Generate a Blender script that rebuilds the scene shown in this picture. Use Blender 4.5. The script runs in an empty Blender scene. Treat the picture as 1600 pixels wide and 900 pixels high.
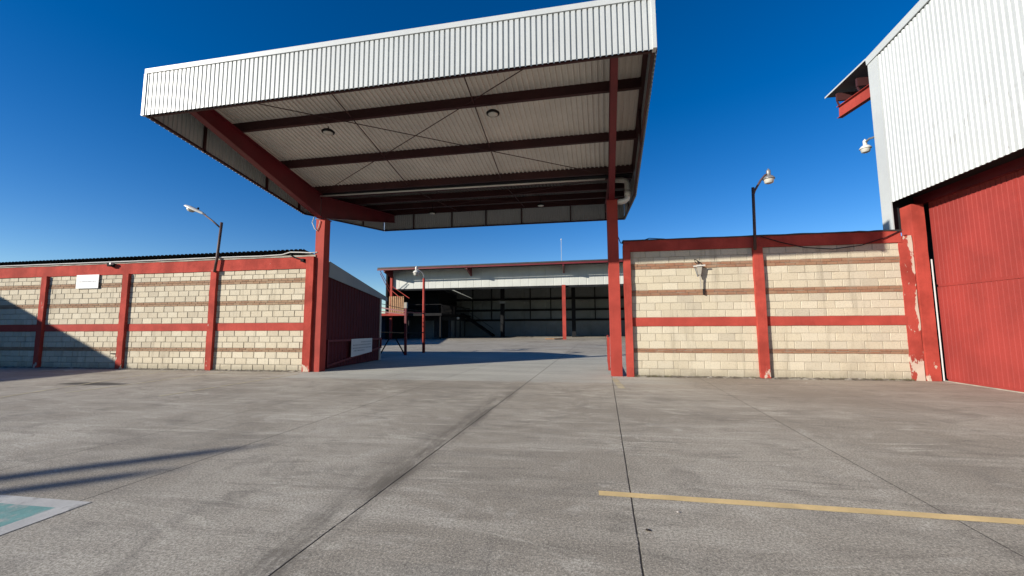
import bpy, bmesh, math, random
from mathutils import Vector, Matrix
random.seed(7)
C = bpy.context.scene.collection
V = Vector

# ---------------------------------------------------------------- materials
def nt(name):
    m = bpy.data.materials.new(name); m.use_nodes = True
    n = m.node_tree.nodes; l = m.node_tree.links
    return m, n, l, n['Principled BSDF']

class G:
    """small helper to chain shader nodes"""
    def __init__(s, n, l):
        s.n, s.l = n, l
        s.co = n.new('ShaderNodeTexCoord').outputs['Object']
    def lk(s, a, b):
        if isinstance(a, (int, float)): b.default_value = a
        elif isinstance(a, tuple): b.default_value = a if len(a) != 3 or b.type == 'VECTOR' else (*a, 1)
        else: s.l.new(a, b)
    def math(s, op, a, b=0.0, c=None, clamp=False):
        x = s.n.new('ShaderNodeMath'); x.operation = op; x.use_clamp = clamp
        s.lk(a, x.inputs[0]); s.lk(b, x.inputs[1])
        if c is not None: s.lk(c, x.inputs[2])
        return x.outputs[0]
    def mapping(s, scale=(1, 1, 1), loc=(0, 0, 0), rot=(0, 0, 0), src=None):
        x = s.n.new('ShaderNodeMapping'); s.l.new(src or s.co, x.inputs[0])
        x.inputs['Scale'].default_value = scale; x.inputs['Location'].default_value = loc; x.inputs['Rotation'].default_value = rot
        return x.outputs[0]
    def noise(s, scale=1, detail=4, rough=.55, vec=None, dist=0.0):
        x = s.n.new('ShaderNodeTexNoise'); s.l.new(vec or s.co, x.inputs['Vector'])
        x.inputs['Scale'].default_value = scale; x.inputs['Detail'].default_value = detail
        x.inputs['Roughness'].default_value = rough; x.inputs['Distortion'].default_value = dist
        return x.outputs['Fac']
    def ramp(s, f, a, b):
        x = s.n.new('ShaderNodeMapRange'); x.interpolation_type = 'SMOOTHSTEP'
        s.lk(f, x.inputs['Value']); x.inputs['From Min'].default_value = a; x.inputs['From Max'].default_value = b
        return x.outputs['Result']
    def mix(s, f, a, b, mode='MIX'):
        x = s.n.new('ShaderNodeMix'); x.data_type = 'RGBA'; x.blend_type = mode
        s.lk(f, x.inputs[0]); s.lk(a, x.inputs[6]); s.lk(b, x.inputs[7])
        return x.outputs[2]
    def xyz(s):
        x = s.n.new('ShaderNodeSeparateXYZ'); s.l.new(s.co, x.inputs[0]); return x.outputs
    def bump(s, h, strength, dist, bs):
        x = s.n.new('ShaderNodeBump'); s.l.new(h, x.inputs['Height'])
        x.inputs['Strength'].default_value = strength; x.inputs['Distance'].default_value = dist
        s.l.new(x.outputs[0], bs.inputs['Normal'])

def shade(c, k): return tuple(min(1, v * k) for v in c)
K = .78            # overall albedo level
def kk(c): return tuple(v * K for v in c) if c else c

def surf(name, col, rough=.6, var=.25, scale=1.5, streak=0.0, dirt=None, bump=.15, fine=40, spec=.4, peel=None, peel_at=(.66, .70), metal=0.0, base_wear=None, edge=None):
    """weathered surface: cloudy tone, vertical streaks, patches of another colour"""
    col, dirt, peel = kk(col), kk(dirt), kk(peel)
    m, n, l, b = nt(name); g = G(n, l)
    f = g.noise(scale, 6, .6)
    c = g.mix(g.ramp(f, .3, .7), shade(col, 1 - var), shade(col, 1 + var * .5))
    f2 = g.noise(fine, 3, .6)
    c = g.mix(g.math('MULTIPLY', g.ramp(f2, .35, .75), .3), c, shade(col, .7))
    if streak:
        s = g.noise(1, 5, .6, g.mapping((9, 9, .5)))
        c = g.mix(g.math('MULTIPLY', g.ramp(s, .5, .8), streak), c, dirt or shade(col, .45))
    if peel:
        p = g.noise(2.2, 9, .62, g.mapping((2.0, 2.0, 1.0)))
        if base_wear:                               # more bare plaster near the foot of the thing
            p = g.math('ADD', p, g.math('MULTIPLY', g.ramp(g.xyz()[2], base_wear[0], 0.0), base_wear[1]))
        if edge:                                    # paint worn off along one arris
            p = g.math('ADD', p, g.math('MULTIPLY', g.ramp(g.xyz()[0], edge[0], edge[1]), edge[2]))
        c = g.mix(g.ramp(p, *peel_at), c, peel)
    l.new(c, b.inputs['Base Color'])
    b.inputs['Roughness'].default_value = rough; b.inputs['Specular IOR Level'].default_value = spec
    b.inputs['Metallic'].default_value = metal
    if bump: g.bump(g.math('ADD', f2, g.math('MULTIPLY', f, .5)), bump, .01, b)
    return m

def masonry(name, cols, rough=.9, stain=(.16, .13, .09), bump=.5, low=.35):
    """each block (mesh island) has its own tone, plus pores and stains"""
    cols = [kk(c_) for c_ in cols]; stain = kk(stain)
    m, n, l, b = nt(name); g = G(n, l)
    r = n.new('ShaderNodeNewGeometry').outputs['Random Per Island']
    cr = n.new('ShaderNodeValToRGB'); l.new(r, cr.inputs[0])
    e = cr.color_ramp.elements
    while len(e) < len(cols): e.new(.5)
    for i, c_ in enumerate(cols):
        e[i].position = i / (len(cols) - 1); e[i].color = (*c_, 1)
    f = g.noise(26, 5, .7); f2 = g.noise(.7, 6, .6); f3 = g.noise(4.5, 5, .6)
    c = g.mix(g.math('MULTIPLY', g.ramp(f, .46, .74), .30), cr.outputs[0], stain)
    c = g.mix(g.math('MULTIPLY', g.ramp(f2, .52, .78), .20), c, stain)
    c = g.mix(g.math('MULTIPLY', g.ramp(f3, .55, .75), .25), c, (.50, .45, .35))
    st = g.noise(1, 5, .65, g.mapping((5, 5, .35)))
    c = g.mix(g.math('MULTIPLY', g.ramp(st, .52, .72), .32), c, stain)
    zf = g.math('MULTIPLY', g.ramp(g.math('ADD', g.xyz()[2], g.math('MULTIPLY', f3, .25)), low + .12, .06), .55)
    c = g.mix(zf, c, (.13, .12, .085))
    l.new(c, b.inputs['Base Color']); b.inputs['Roughness'].default_value = rough
    b.inputs['Specular IOR Level'].default_value = .15
    g.bump(g.math('ADD', f, f3), bump, .012, b)
    return m

RED = (.46, .074, .054)
M = {}
M['block'] = masonry('cream_blocks', [(.63, .55, .41), (.67, .59, .44), (.59, .515, .385), (.71, .635, .485), (.55, .48, .36)])
M['block_r'] = masonry('cream_blocks_yellow', [(.62, .545, .405), (.66, .585, .435), (.58, .51, .38), (.69, .62, .475), (.53, .47, .36)])
M['mortar'] = surf('mortar', (.27, .24, .19), .95, .3, 2, bump=.4)
M['mortar_r'] = surf('mortar_light', (.42, .37, .285), .95, .3, 2, bump=.4)
M['brick'] = masonry('terracotta_brick', [(.56, .19, .09), (.48, .16, .08), (.60, .27, .14), (.52, .21, .11), (.42, .13, .06)], stain=(.55, .46, .35), low=-9)
M['brick_l'] = masonry('weathered_brick', [(.60, .30, .16), (.52, .24, .13), (.66, .40, .24), (.56, .28, .16), (.46, .20, .11)], stain=(.60, .47, .34), low=-9)
M['red'] = surf('red_paint', RED, .8, .24, 1.2, .22, bump=.25, spec=.12, peel=(.55, .40, .32), peel_at=(.73, .76))
M['red_worn'] = surf('worn_red_paint', (.46, .072, .052), .85, .30, 1.6, .34, bump=.45, spec=.1, peel=(.60, .48, .38), peel_at=(.69, .73), base_wear=(.8, .16))
M['red_peel'] = surf('peeling_red_paint', (.46, .074, .054), .85, .32, 1.3, .28, bump=.5, spec=.1, peel=(.62, .50, .40), peel_at=(.62, .66), base_wear=(.9, .16), edge=(-.58, -.46, .17))
M['steel_red'] = surf('red_steel', (.42, .062, .045), .7, .26, .9, .22, bump=.1, spec=.15, peel=(.50, .33, .26), peel_at=(.755, .77))
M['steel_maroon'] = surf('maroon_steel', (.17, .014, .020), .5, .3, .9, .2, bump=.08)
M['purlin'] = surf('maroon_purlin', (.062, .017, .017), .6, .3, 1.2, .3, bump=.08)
M['white'] = surf('white_sheet', (.60, .62, .61), .42, .06, .8, .10, (.45, .44, .40), bump=.05, spec=.5)
M['white_side'] = surf('white_siding', (.54, .565, .56), .45, .07, .7, .22, (.50, .52, .50), bump=.05, spec=.5, peel=(.35, .34, .30), peel_at=(.80, .83))
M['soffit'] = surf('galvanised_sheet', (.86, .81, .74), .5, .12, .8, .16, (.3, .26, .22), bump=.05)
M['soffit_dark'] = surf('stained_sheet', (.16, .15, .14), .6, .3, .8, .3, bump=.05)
M['door'] = surf('red_door', (.345, .043, .034), .7, .20, .8, .22, bump=.1, peel=(.66, .50, .44), peel_at=(.765, .785))
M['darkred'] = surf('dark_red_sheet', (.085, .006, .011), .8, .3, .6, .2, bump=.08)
M['trim_grey'] = surf('grey_trim', (.30, .32, .32), .5, .1, .9, .15, bump=.06)
M['concrete'] = surf('bare_concrete', (.42, .38, .31), .9, .3, 3, .2, bump=.4)
M['black'] = surf('black_metal', (.025, .024, .024), .85, .2, 3, bump=.05, spec=.08)
M['dark_roof'] = surf('dark_corrugated_roof', (.045, .043, .04), .6, .4, 1.5, .2, bump=.05)
M['pole'] = surf('rusty_pole', (.10, .055, .045), .6, .4, 6, bump=.15)
M['grey_metal'] = surf('grey_metal', (.26, .26, .26), .4, .2, 4, bump=.05, metal=.3)
M['glass'] = surf('frosted_lens', (.70, .68, .60), .25, .1, 8, bump=.02, spec=.6)
M['pvc'] = surf('white_pvc', (.74, .72, .66), .35, .1, 2, bump=.03)
M['sign'] = surf('sign_board', (.80, .80, .78), .5, .03, 2, bump=.02)
M['sign_grey'] = surf('faded_print', (.42, .43, .44), .6, .2, 8, bump=0)
M['hall'] = surf('hangar_sheet', (.25, .27, .26), .6, .2, .5, .25, bump=.05)
M['hall_fascia'] = surf('hangar_fascia', (.62, .63, .58), .5, .1, .5, .2, (.4, .38, .33), bump=.04)
M['hall_dark'] = surf('hangar_dark', (.022, .023, .025), .85, .3, 1, bump=.05, spec=.08)
M['blue_grey'] = surf('office_wall', (.06, .065, .075), .7, .25, .8, bump=.08)
M['wood'] = surf('timber_slats', (.46, .25, .12), .7, .35, 4, .2, bump=.2)
M['yellow'] = surf('yellow_line', (.88, .64, .30), .85, .2, 2.5, bump=.3, fine=70, peel=(.42, .38, .32), peel_at=(.62, .74))
M['yellow_faint'] = surf('faded_yellow_line', (.60, .52, .34), .9, .2, 2.5, bump=.3, fine=70, peel=(.38, .35, .31), peel_at=(.52, .66))
M['white_line'] = surf('white_line', (.62, .61, .57), .85, .15, 3, bump=.3, fine=60, peel=(.40, .39, .36), peel_at=(.53, .63))
M['teal'] = surf('teal_paint', (.20, .42, .39), .85, .2, 3, bump=.3, fine=60, peel=(.42, .44, .41), peel_at=(.47, .62))
M['leaf'] = surf('cypress_leaf', (.05, .09, .03), .8, .4, 3, bump=0)
M['bark'] = surf('bark', (.12, .09, .06), .9, .4, 5, bump=.5)
M['plaster'] = surf('pale_plaster', (.48, .44, .37), .9, .2, .6, .2, bump=.3)
M['chip'] = surf('pale_chip', (.6, .55, .48), .9, .2, 9, bump=0)
M['dry_leaf'] = surf('dry_leaf', (.05, .035, .022), .9, .3, 9, bump=0)

def ground_mat():
    m, n, l, b = nt('concrete_paving'); g = G(n, l)
    X, Y, Z = g.xyz()
    big = g.noise(.28, 6, .6, dist=.6)
    streak = g.noise(1, 7, .62, g.mapping((.30, 1.9, 1), rot=(0, 0, .10)), dist=.7)
    streak2 = g.noise(1, 6, .6, g.mapping((.55, 3.8, 1), loc=(7, 3, 0), rot=(0, 0, -.22)), dist=1.1)
    mid = g.noise(2.4, 8, .65)
    fine = g.noise(48, 8, .85)
    grit = g.noise(85, 4, .8)
    c = g.mix(g.ramp(big, .34, .66), (.265, .235, .200), (.385, .352, .308))
    patch = g.noise(.85, 7, .68, dist=1.4)
    c = g.mix(g.math('MULTIPLY', g.ramp(patch, .50, .66), .58), c, (.185, .168, .150))
    c = g.mix(g.math('MULTIPLY', g.ramp(patch, .46, .32), .55), c, (.47, .44, .40))
    c = g.mix(g.math('MULTIPLY', g.ramp(streak, .48, .70), .50), c, (.52, .485, .435))
    c = g.mix(g.math('MULTIPLY', g.ramp(streak2, .50, .74), .62), c, (.165, .145, .125))
    c = g.mix(g.math('MULTIPLY', g.ramp(mid, .55, .75), .30), c, (.18, .158, .135))
    # thin pale scuffs and dark scuffs
    for sc, lo, ro, col_, k in (((.16, .9, 1), (3, 1, 0), .06, (.56, .53, .47), .55), ((.30, 1.3, 1), (9, 4, 0), -.35, (.54, .51, .46), .45), ((.22, 1.1, 1), (5, 2, 0), .18, (.13, .118, .104), .5)):
        q = g.noise(1, 4, .5, g.mapping(sc, lo, (0, 0, ro)), dist=1.3)
        q = g.ramp(g.math('ABSOLUTE', g.math('SUBTRACT', q, .5)), .022, .003)
        q = g.math('MULTIPLY', q, g.ramp(g.noise(1.1, 5, .65, g.mapping(loc=lo)), .46, .62))
        c = g.mix(g.math('MULTIPLY', q, k), c, col_)
    # tyre scrub arcs
    w = n.new('ShaderNodeTexWave'); w.wave_type = 'RINGS'; w.rings_direction = 'Z'
    l.new(g.mapping((1, 1, 0), loc=(9.0, 10.5, 0)), w.inputs['Vector'])
    w.inputs['Scale'].default_value = .75; w.inputs['Distortion'].default_value = 5; w.inputs['Detail'].default_value = 3; w.inputs['Detail Scale'].default_value = .6
    c = g.mix(g.math('MULTIPLY', g.math('MULTIPLY', g.ramp(w.outputs['Fac'], .62, .95), g.ramp(big, .38, .62)), .13), c, (.50, .47, .42))
    # paler, cooler concrete inside the gate
    inside = g.ramp(g.math('ADD', Y, g.math('MULTIPLY', mid, .7)), -1.35, -.85)
    ga = g.math('MULTIPLY', inside, g.ramp(X, 2.5, .3))
    ga = g.math('MULTIPLY', ga, g.ramp(g.math('ADD', Y, g.math('MULTIPLY', big, 3)), 12.5, 8.5))
    gb = g.math('MULTIPLY', ga, g.ramp(X, -10.6, -9.8))
    pale = g.mix(g.ramp(streak, .35, .65), (.40, .405, .385), (.52, .52, .49))
    c = g.mix(g.math('MULTIPLY', gb, .75), c, pale)
    # every poured slab has its own tone
    wn = n.new('ShaderNodeTexWhiteNoise'); cb = n.new('ShaderNodeCombineXYZ')
    l.new(g.math('FLOOR', g.math('DIVIDE', g.math('ADD', g.math('SUBTRACT', X, g.math('MULTIPLY', Y, .06)), .155), 2.36)), cb.inputs[0])
    l.new(g.math('FLOOR', g.math('DIVIDE', g.math('ADD', Y, 1.25), 5.9)), cb.inputs[1]); l.new(cb.outputs[0], wn.inputs['Vector'])
    c = g.mix(g.math('MULTIPLY', wn.outputs['Value'], .22), c, (.20, .18, .16))
    # fine grain
    c = g.mix(g.math('MULTIPLY', g.ramp(fine, .43, .57), .66), c, (.075, .068, .060))
    c = g.mix(g.math('MULTIPLY', g.ramp(grit, .52, .68), .60), c, (.70, .66, .59))
    # saw-cut joints running in the depth direction, with grime along them
    wob = g.math('MULTIPLY', g.math('SUBTRACT', g.noise(3.0, 5, .7), .5), .022)
    xs = g.math('ADD', g.math('SUBTRACT', X, g.math('MULTIPLY', Y, .06)), wob)
    hole = g.noise(5, 3, .6)
    jm = None
    for x0, wd, k in ((-.155, .0045, 1), (2.25, .004, .75), (-2.37, .006, 1), (-4.85, .005, .9), (-6.65, .004, .8), (-9.0, .004, .6), (4.7, .004, .5), (7.1, .004, .5)):
        d = g.math('ABSOLUTE', g.math('SUBTRACT', xs, x0))
        k_ = g.math('MULTIPLY', g.ramp(d, wd + .004, wd - .002), k)
        jm = k_ if jm is None else g.math('MAXIMUM', jm, k_)
    for y0 in (-1.25, 6.0, 12.0, 19.0):
        d = g.math('ABSOLUTE', g.math('ADD', g.math('SUBTRACT', Y, y0), wob))
        jm = g.math('MAXIMUM', jm, g.math('MULTIPLY', g.ramp(d, .016, .006), .55))
    jm2 = g.math('MULTIPLY', jm, g.ramp(hole, .22, .42))
    d = g.math('SUBTRACT', xs, -2.37)
    grime = g.math('MULTIPLY', g.ramp(d, -.50, -.04), g.ramp(d, .16, .0))
    grime = g.math('MULTIPLY', grime, g.ramp(g.noise(1, 6, .65, g.mapping((4.5, .8, 1))), .36, .62))
    grime = g.math('MULTIPLY', grime, g.ramp(Y, -1.6, -4.5))
    c = g.mix(g.math('MULTIPLY', grime, .88), c, (.10, .088, .076))
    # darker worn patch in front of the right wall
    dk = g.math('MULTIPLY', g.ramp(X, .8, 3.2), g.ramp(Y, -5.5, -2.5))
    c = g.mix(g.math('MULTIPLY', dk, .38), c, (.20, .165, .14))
    # dark ragged ellipse on the paving near the left wall
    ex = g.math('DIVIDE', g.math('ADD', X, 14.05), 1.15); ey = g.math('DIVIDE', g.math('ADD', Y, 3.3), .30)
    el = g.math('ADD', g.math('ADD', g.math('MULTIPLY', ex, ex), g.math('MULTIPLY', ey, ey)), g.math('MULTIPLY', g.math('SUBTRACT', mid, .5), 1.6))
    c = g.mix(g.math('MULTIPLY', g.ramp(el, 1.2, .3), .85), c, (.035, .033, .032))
    c = g.mix(jm2, c, (.022, .020, .018))
    c = g.mix(1.0, c, (K * 1.60, K * 1.59, K * 1.49), 'MULTIPLY')
    l.new(c, b.inputs['Base Color']); b.inputs['Roughness'].default_value = .88
    b.inputs['Specular IOR Level'].default_value = .2
    h = g.math('SUBTRACT', g.math('ADD', g.math('MULTIPLY', fine, .8), g.math('MULTIPLY', mid, .3)), g.math('MULTIPLY', jm2, 2.0))
    g.bump(h, .35, .012, b)
    return m
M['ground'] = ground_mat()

# ---------------------------------------------------------------- mesh helpers
class MB:
    def __init__(s): s.v = []; s.f = []
    def add(s, vs, fs):
        o = len(s.v); s.v += [tuple(v) for v in vs]; s.f += [tuple(o + i for i in f) for f in fs]; return s
    def box(s, x0, x1, y0, y1, z0, z1):
        vs = [(x, y, z) for z in (z0, z1) for y in (y0, y1) for x in (x0, x1)]
        return s.add(vs, [(0, 2, 3, 1), (4, 5, 7, 6), (0, 1, 5, 4), (2, 6, 7, 3), (0, 4, 6, 2), (1, 3, 7, 5)])
    def hexa(s, b4, t4):
        """b4/t4: bottom and top quads, same winding (counter-clockwise from above)"""
        return s.add(list(b4) + list(t4), [(3, 2, 1, 0), (4, 5, 6, 7), (0, 1, 5, 4), (1, 2, 6, 5), (2, 3, 7, 6), (3, 0, 4, 7)])
    def rough(s, x0, x1, y0, y1, z0, z1, step=.25, j=.006):
        """a cast or plastered block with slightly uneven edges"""
        nx = max(1, int((x1 - x0) / step)); ny = max(1, int((y1 - y0) / step)); nz = max(1, int((z1 - z0) / step))
        idx = {}; vs = []; fs = []
        def p(i, k, q):
            if (i, k, q) not in idx:
                idx[i, k, q] = len(vs)
                vs.append((x0 + (x1 - x0) * i / nx + random.uniform(-j, j), y0 + (y1 - y0) * k / ny + random.uniform(-j, j) * .6, z0 + (z1 - z0) * q / nz + random.uniform(-j, j)))
            return idx[i, k, q]
        for i in range(nx):
            for q in range(nz):
                fs.append((p(i, 0, q), p(i + 1, 0, q), p(i + 1, 0, q + 1), p(i, 0, q + 1)))
                fs.append((p(i, ny, q), p(i, ny, q + 1), p(i + 1, ny, q + 1), p(i + 1, ny, q)))
            for k in range(ny):
                fs.append((p(i, k, 0), p(i, k + 1, 0), p(i + 1, k + 1, 0), p(i + 1, k, 0)))
                fs.append((p(i, k, nz), p(i + 1, k, nz), p(i + 1, k + 1, nz), p(i, k + 1, nz)))
        for k in range(ny):
            for q in range(nz):
                fs.append((p(0, k, q), p(0, k, q + 1), p(0, k + 1, q + 1), p(0, k + 1, q)))
                fs.append((p(nx, k, q), p(nx, k + 1, q), p(nx, k + 1, q + 1), p(nx, k, q + 1)))
        return s.add(vs, fs)
    def bar(s, a, b, w, h=None, up=(0, 0, 1)):
        a, b = V(a), V(b); h = h or w
        d = (b - a).normalized(); u = V(up)
        if abs(d.dot(u)) > .98: u = V((0, 1, 0))
        r = d.cross(u).normalized(); u = r.cross(d)
        r *= w / 2; u *= h / 2
        vs = [a - r - u, a + r - u, a + r + u, a - r + u, b - r - u, b + r - u, b + r + u, b - r + u]
        return s.add(vs, [(0, 1, 2, 3), (7, 6, 5, 4), (0, 4, 5, 1), (1, 5, 6, 2), (2, 6, 7, 3), (3, 7, 4, 0)])
    def tube(s, pts, r, n=10, cap=True):
        pts = [V(p) for p in pts]; rs = r if isinstance(r, (list, tuple)) else [r] * len(pts)
        rings = []; prev = None
        for i, p in enumerate(pts):
            d = (pts[min(i + 1, len(pts) - 1)] - pts[max(i - 1, 0)]).normalized()
            a = V((0, 0, 1)) if abs(d.z) < .9 else V((1, 0, 0))
            if prev is not None: a = prev
            x = d.cross(a).normalized(); y = x.cross(d).normalized(); prev = y if abs(d.dot(y)) < .9 else None
            rings.append([p + (x * math.cos(t) + y * math.sin(t)) * rs[i] for t in [2 * math.pi * k / n for k in range(n)]])
        vs = [v for r_ in rings for v in r_]; fs = []
        for i in range(len(pts) - 1):
            for k in range(n):
                fs.append((i * n + k, i * n + (k + 1) % n, (i + 1) * n + (k + 1) % n, (i + 1) * n + k))
        if cap: fs += [tuple(range(n))[::-1], tuple((len(pts) - 1) * n + k for k in range(n))]
        return s.add(vs, fs)
    def lathe(s, c, prof, n=20, axis=(0, 0, 1)):
        c = V(c); ax = V(axis).normalized(); q = V((0, 0, 1)).rotation_difference(ax)
        vs = []; fs = []
        for r, z in prof:
            for k in range(n):
                t = 2 * math.pi * k / n
                vs.append(c + q @ V((r * math.cos(t), r * math.sin(t), z)))
        for i in range(len(prof) - 1):
            for k in range(n):
                fs.append((i * n + k, i * n + (k + 1) % n, (i + 1) * n + (k + 1) % n, (i + 1) * n + k))
        fs += [tuple(range(n))[::-1], tuple((len(prof) - 1) * n + k for k in range(n))]
        return s.add(vs, fs)
    def sheet(s, b0, b1, t0, t1, pitch, depth, nrm, crest=.68, slope=.08, thick=.0015):
        """ribbed metal sheet between a lower edge b0-b1 and an upper edge t0-t1; ribs run from lower to upper edge"""
        b0, b1, t0, t1, nrm = V(b0), V(b1), V(t0), V(t1), V(nrm).normalized()
        L = max((b1 - b0).length, (t1 - t0).length); n = max(1, round(L / pitch))
        prof = [(0, 1), (crest, 1), (crest + slope, 0), (1 - slope, 0)]
        us = [((i + p) / n, h) for i in range(n) for p, h in prof] + [(1.0, 1)]
        vs = []; fs = []
        for u, h in us:
            o = nrm * depth * h
            vs += [b0.lerp(b1, u) + o, t0.lerp(t1, u) + o]
        m = len(vs)
        for i in range(len(us) - 1): fs.append((2 * i, 2 * i + 2, 2 * i + 3, 2 * i + 1))
        return s.add(vs, fs)
    def blocks(s, x0, x1, z0, z1, rows, y, ln, gap=.014, d=.014, jit=.004, phase=0, c=.007):
        """staggered masonry: every block its own island with a chamfered face"""
        rh = (z1 - z0) / rows
        for r in range(rows):
            x = x0 - (ln / 2 if (r + phase) % 2 else 0) - random.uniform(0, .04)
            while x < x1 - .03:
                a = max(x, x0) + gap / 2; b = min(x + ln * random.uniform(.97, 1.03), x1) - gap / 2
                x = b + gap / 2
                if b - a < .04: continue
                za, zb = z0 + r * rh + gap / 2, z0 + (r + 1) * rh - gap / 2
                za += random.uniform(-.003, .003); zb += random.uniform(-.003, .003)
                f = y - d + random.uniform(-jit, jit)
                e = [random.uniform(-.004, .004) for _ in range(8)]
                vs = [(a, y + .01, za), (b, y + .01, za), (b, y + .01, zb), (a, y + .01, zb),
                      (a + e[0], f + c, za + e[1]), (b + e[2], f + c, za + e[3]), (b + e[4], f + c, zb + e[5]), (a + e[6], f + c, zb + e[7]),
                      (a + c, f, za + c), (b - c, f, za + c), (b - c, f, zb - c), (a + c, f, zb - c)]
                fs = [(8, 9, 10, 11)]
                for k in range(4):
                    q = (k + 1) % 4
                    fs += [(k, q, q + 4, k + 4), (k + 4, q + 4, q + 8, k + 8)]
                s.add(vs, fs)
        return s
    def build(s, name, mat, parent=None, smooth=False, loc=None):
        me = bpy.data.meshes.new(name)
        base = V((0, 0, 0))
        if parent is not None: base = V(parent['_w']) if '_w' in parent else V((0, 0, 0))
        if loc is not None and parent is None: base = V(loc)
        me.from_pydata([V(v) - base for v in s.v], [], s.f)
        bm = bmesh.new(); bm.from_mesh(me); bmesh.ops.recalc_face_normals(bm, faces=bm.faces); bm.to_mesh(me); bm.free()
        me.materials.append(mat)
        if smooth:
            for p in me.polygons: p.use_smooth = True
        o = bpy.data.objects.new(name, me); C.objects.link(o)
        if parent is not None: o.parent = parent; o['_w'] = tuple(base)
        elif loc is not None: o.location = loc; o['_w'] = tuple(base)
        else: o['_w'] = (0, 0, 0)
        return o

def tag(o, label=None, cat=None, group=None, kind=None):
    if label: o['label'] = label
    if cat: o['category'] = cat
    if group: o['group'] = group
    if kind: o['kind'] = kind
    return o
def thing(name, loc, label, cat, group=None):
    o = bpy.data.objects.new(name, None); C.objects.link(o); o.location = loc; o['_w'] = tuple(loc); o.empty_display_size = .3
    return tag(o, label, cat, group)

# ---------------------------------------------------------------- ground and paint
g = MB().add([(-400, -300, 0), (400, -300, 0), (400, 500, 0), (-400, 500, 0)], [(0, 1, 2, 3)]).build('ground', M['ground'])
tag(g, kind='structure')

def strip(x0, y0, x1, y1, w, z=.004):
    a, b = V((x0, y0, z)), V((x1, y1, z)); d = (b - a).normalized(); r = V((-d.y, d.x, 0)) * w / 2
    mb = MB(); n = max(2, int((b - a).length / .2))
    vs = []
    for i in range(n + 1):
        p = a.lerp(b, i / n); e = random.uniform(-.006, .006)
        vs += [p - r * (1 + e / w), p + r * (1 - e / w)]
    return mb.add(vs, [(2 * i, 2 * i + 1, 2 * i + 3, 2 * i + 2) for i in range(n)])
tag(strip(-.94, -8.435, 4.6, -8.53, .10).build('painted_line', M['yellow']), 'bright yellow painted line crossing the concrete in the right foreground', 'painted line')
for pts, lab in (((-15.2, -.4, -13.5, -5.6), 'faded yellow bay line farthest from the canopy, starting near the wall sign bay'),
                 ((-12.9, -.25, -12.9, -4.6), 'faded yellow bay line in the middle, ending below the lamp pilaster bay'),
                 ((-9.95, -.6, -10.2, -4.7), 'faded yellow bay line nearest the left canopy post')):
    tag(strip(*pts, .09).build('bay_line', M['yellow_faint']), lab, 'painted line', 'faded bay lines beside the left block wall')
tag(strip(-.13, -.5, -.10, -2.3, .16).build('painted_line', M['yellow_faint']), 'short worn yellow dash at the foot of the right canopy post', 'painted line')
bay = thing('parking_bay', (-5.3, -9.3, 0), 'teal painted bay corner with broad white border at lower left', 'parking bay')
mb = MB()
for q in ([(-9, -9.30), (-5.27, -9.285), (-5.44, -9.42), (-9, -9.44)], [(-5.27, -9.285), (-5.25, -13.5), (-5.42, -13.5), (-5.44, -9.42)]):
    mb.add([(x, y, .004) for x, y in q], [(0, 1, 2, 3)])
mb.build('border', M['white_line'], bay)
MB().add([(-9, -9.44, .004), (-5.44, -9.42, .004), (-5.42, -13.5, .004), (-9, -13.5, .004)], [(0, 1, 2, 3)]).build('fill', M['teal'], bay)

# ---------------------------------------------------------------- block walls
def block_wall(name, label, x0, x1, zs, pil, bm, brm, mm, gap, d):
    """zs: b1 b1t red redt b2 b2t b3 b3t beam beamt cop"""
    t = thing(name, ((x0 + x1) / 2, .1, 0), label, 'wall')
    b1, b1t, r0, r1, b2, b2t, b3, b3t, m0, m1, cop = zs
    MB().box(x0, x1, .03, .22, 0, m0).build('mortar_core', mm, t)
    co = MB()
    for a, b, n in ((.0, b1, 3), (b1t, r0, 3), (r1, b2, 3), (b2t, b3, 3), (b3t, m0, 2)): co.blocks(x0, x1, a, b, n, .03, .43, gap, d, phase=n)
    co.build('block_courses', bm, t)
    for a, b in ((b1, b1t), (b2, b2t), (b3, b3t)):
        MB().blocks(x0, x1, a, b, 2, .032, .26, gap=.010, d=.016, jit=.004, c=.003).build('brick_band', brm, t)
    MB().rough(x0, x1, .004, .20, r0, r1, .3, .004).build('painted_band', M['red'], t)
    MB().rough(x0, x1, -.012, .26, m0, m1, .3, .006).build('top_beam', M['red_worn'], t)
    MB().rough(x0 - .02, x1 + .02, -.03, .30, m1 + .001, cop, .2, .008).build('coping', M['concrete'] if name == 'block_wall' and x1 < 0 else M['dark_roof'], t)
    for a, b, top in pil:
        MB().rough(a, b, -.085, .12, 0, top, .25, .007).build('pilaster', M['red_worn'], t)
    return t
LZ = (.65, .78, 1.38, 1.64, 2.27, 2.42, 3.02, 3.18, 3.50, 3.905, 3.965)
block_wall('block_wall', 'long cream block wall with red bands and pilasters left of the canopy', -30.0, -9.96, LZ,
           [(-29.2, -28.95, 3.51), (-25.4, -25.15, 3.51), (-21.63, -21.38, 3.51), (-17.82, -17.56, 3.51), (-14.02, -13.78, 3.51), (-10.25, -9.965, 3.9)], M['block'], M['brick_l'], M['mortar'], .015, .013)
RZ = (.69, .815, 1.46, 1.715, 2.35, 2.52, 3.145, 3.315, 3.69, 4.01, 4.045)
block_wall('block_wall', 'short cream block wall with red bands between canopy and red door', .30, 7.60, RZ,
           [(.275, .475, 3.9), (3.855, 4.10, 3.70)], M['block_r'], M['brick'], M['mortar_r'], .011, .008)

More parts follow.
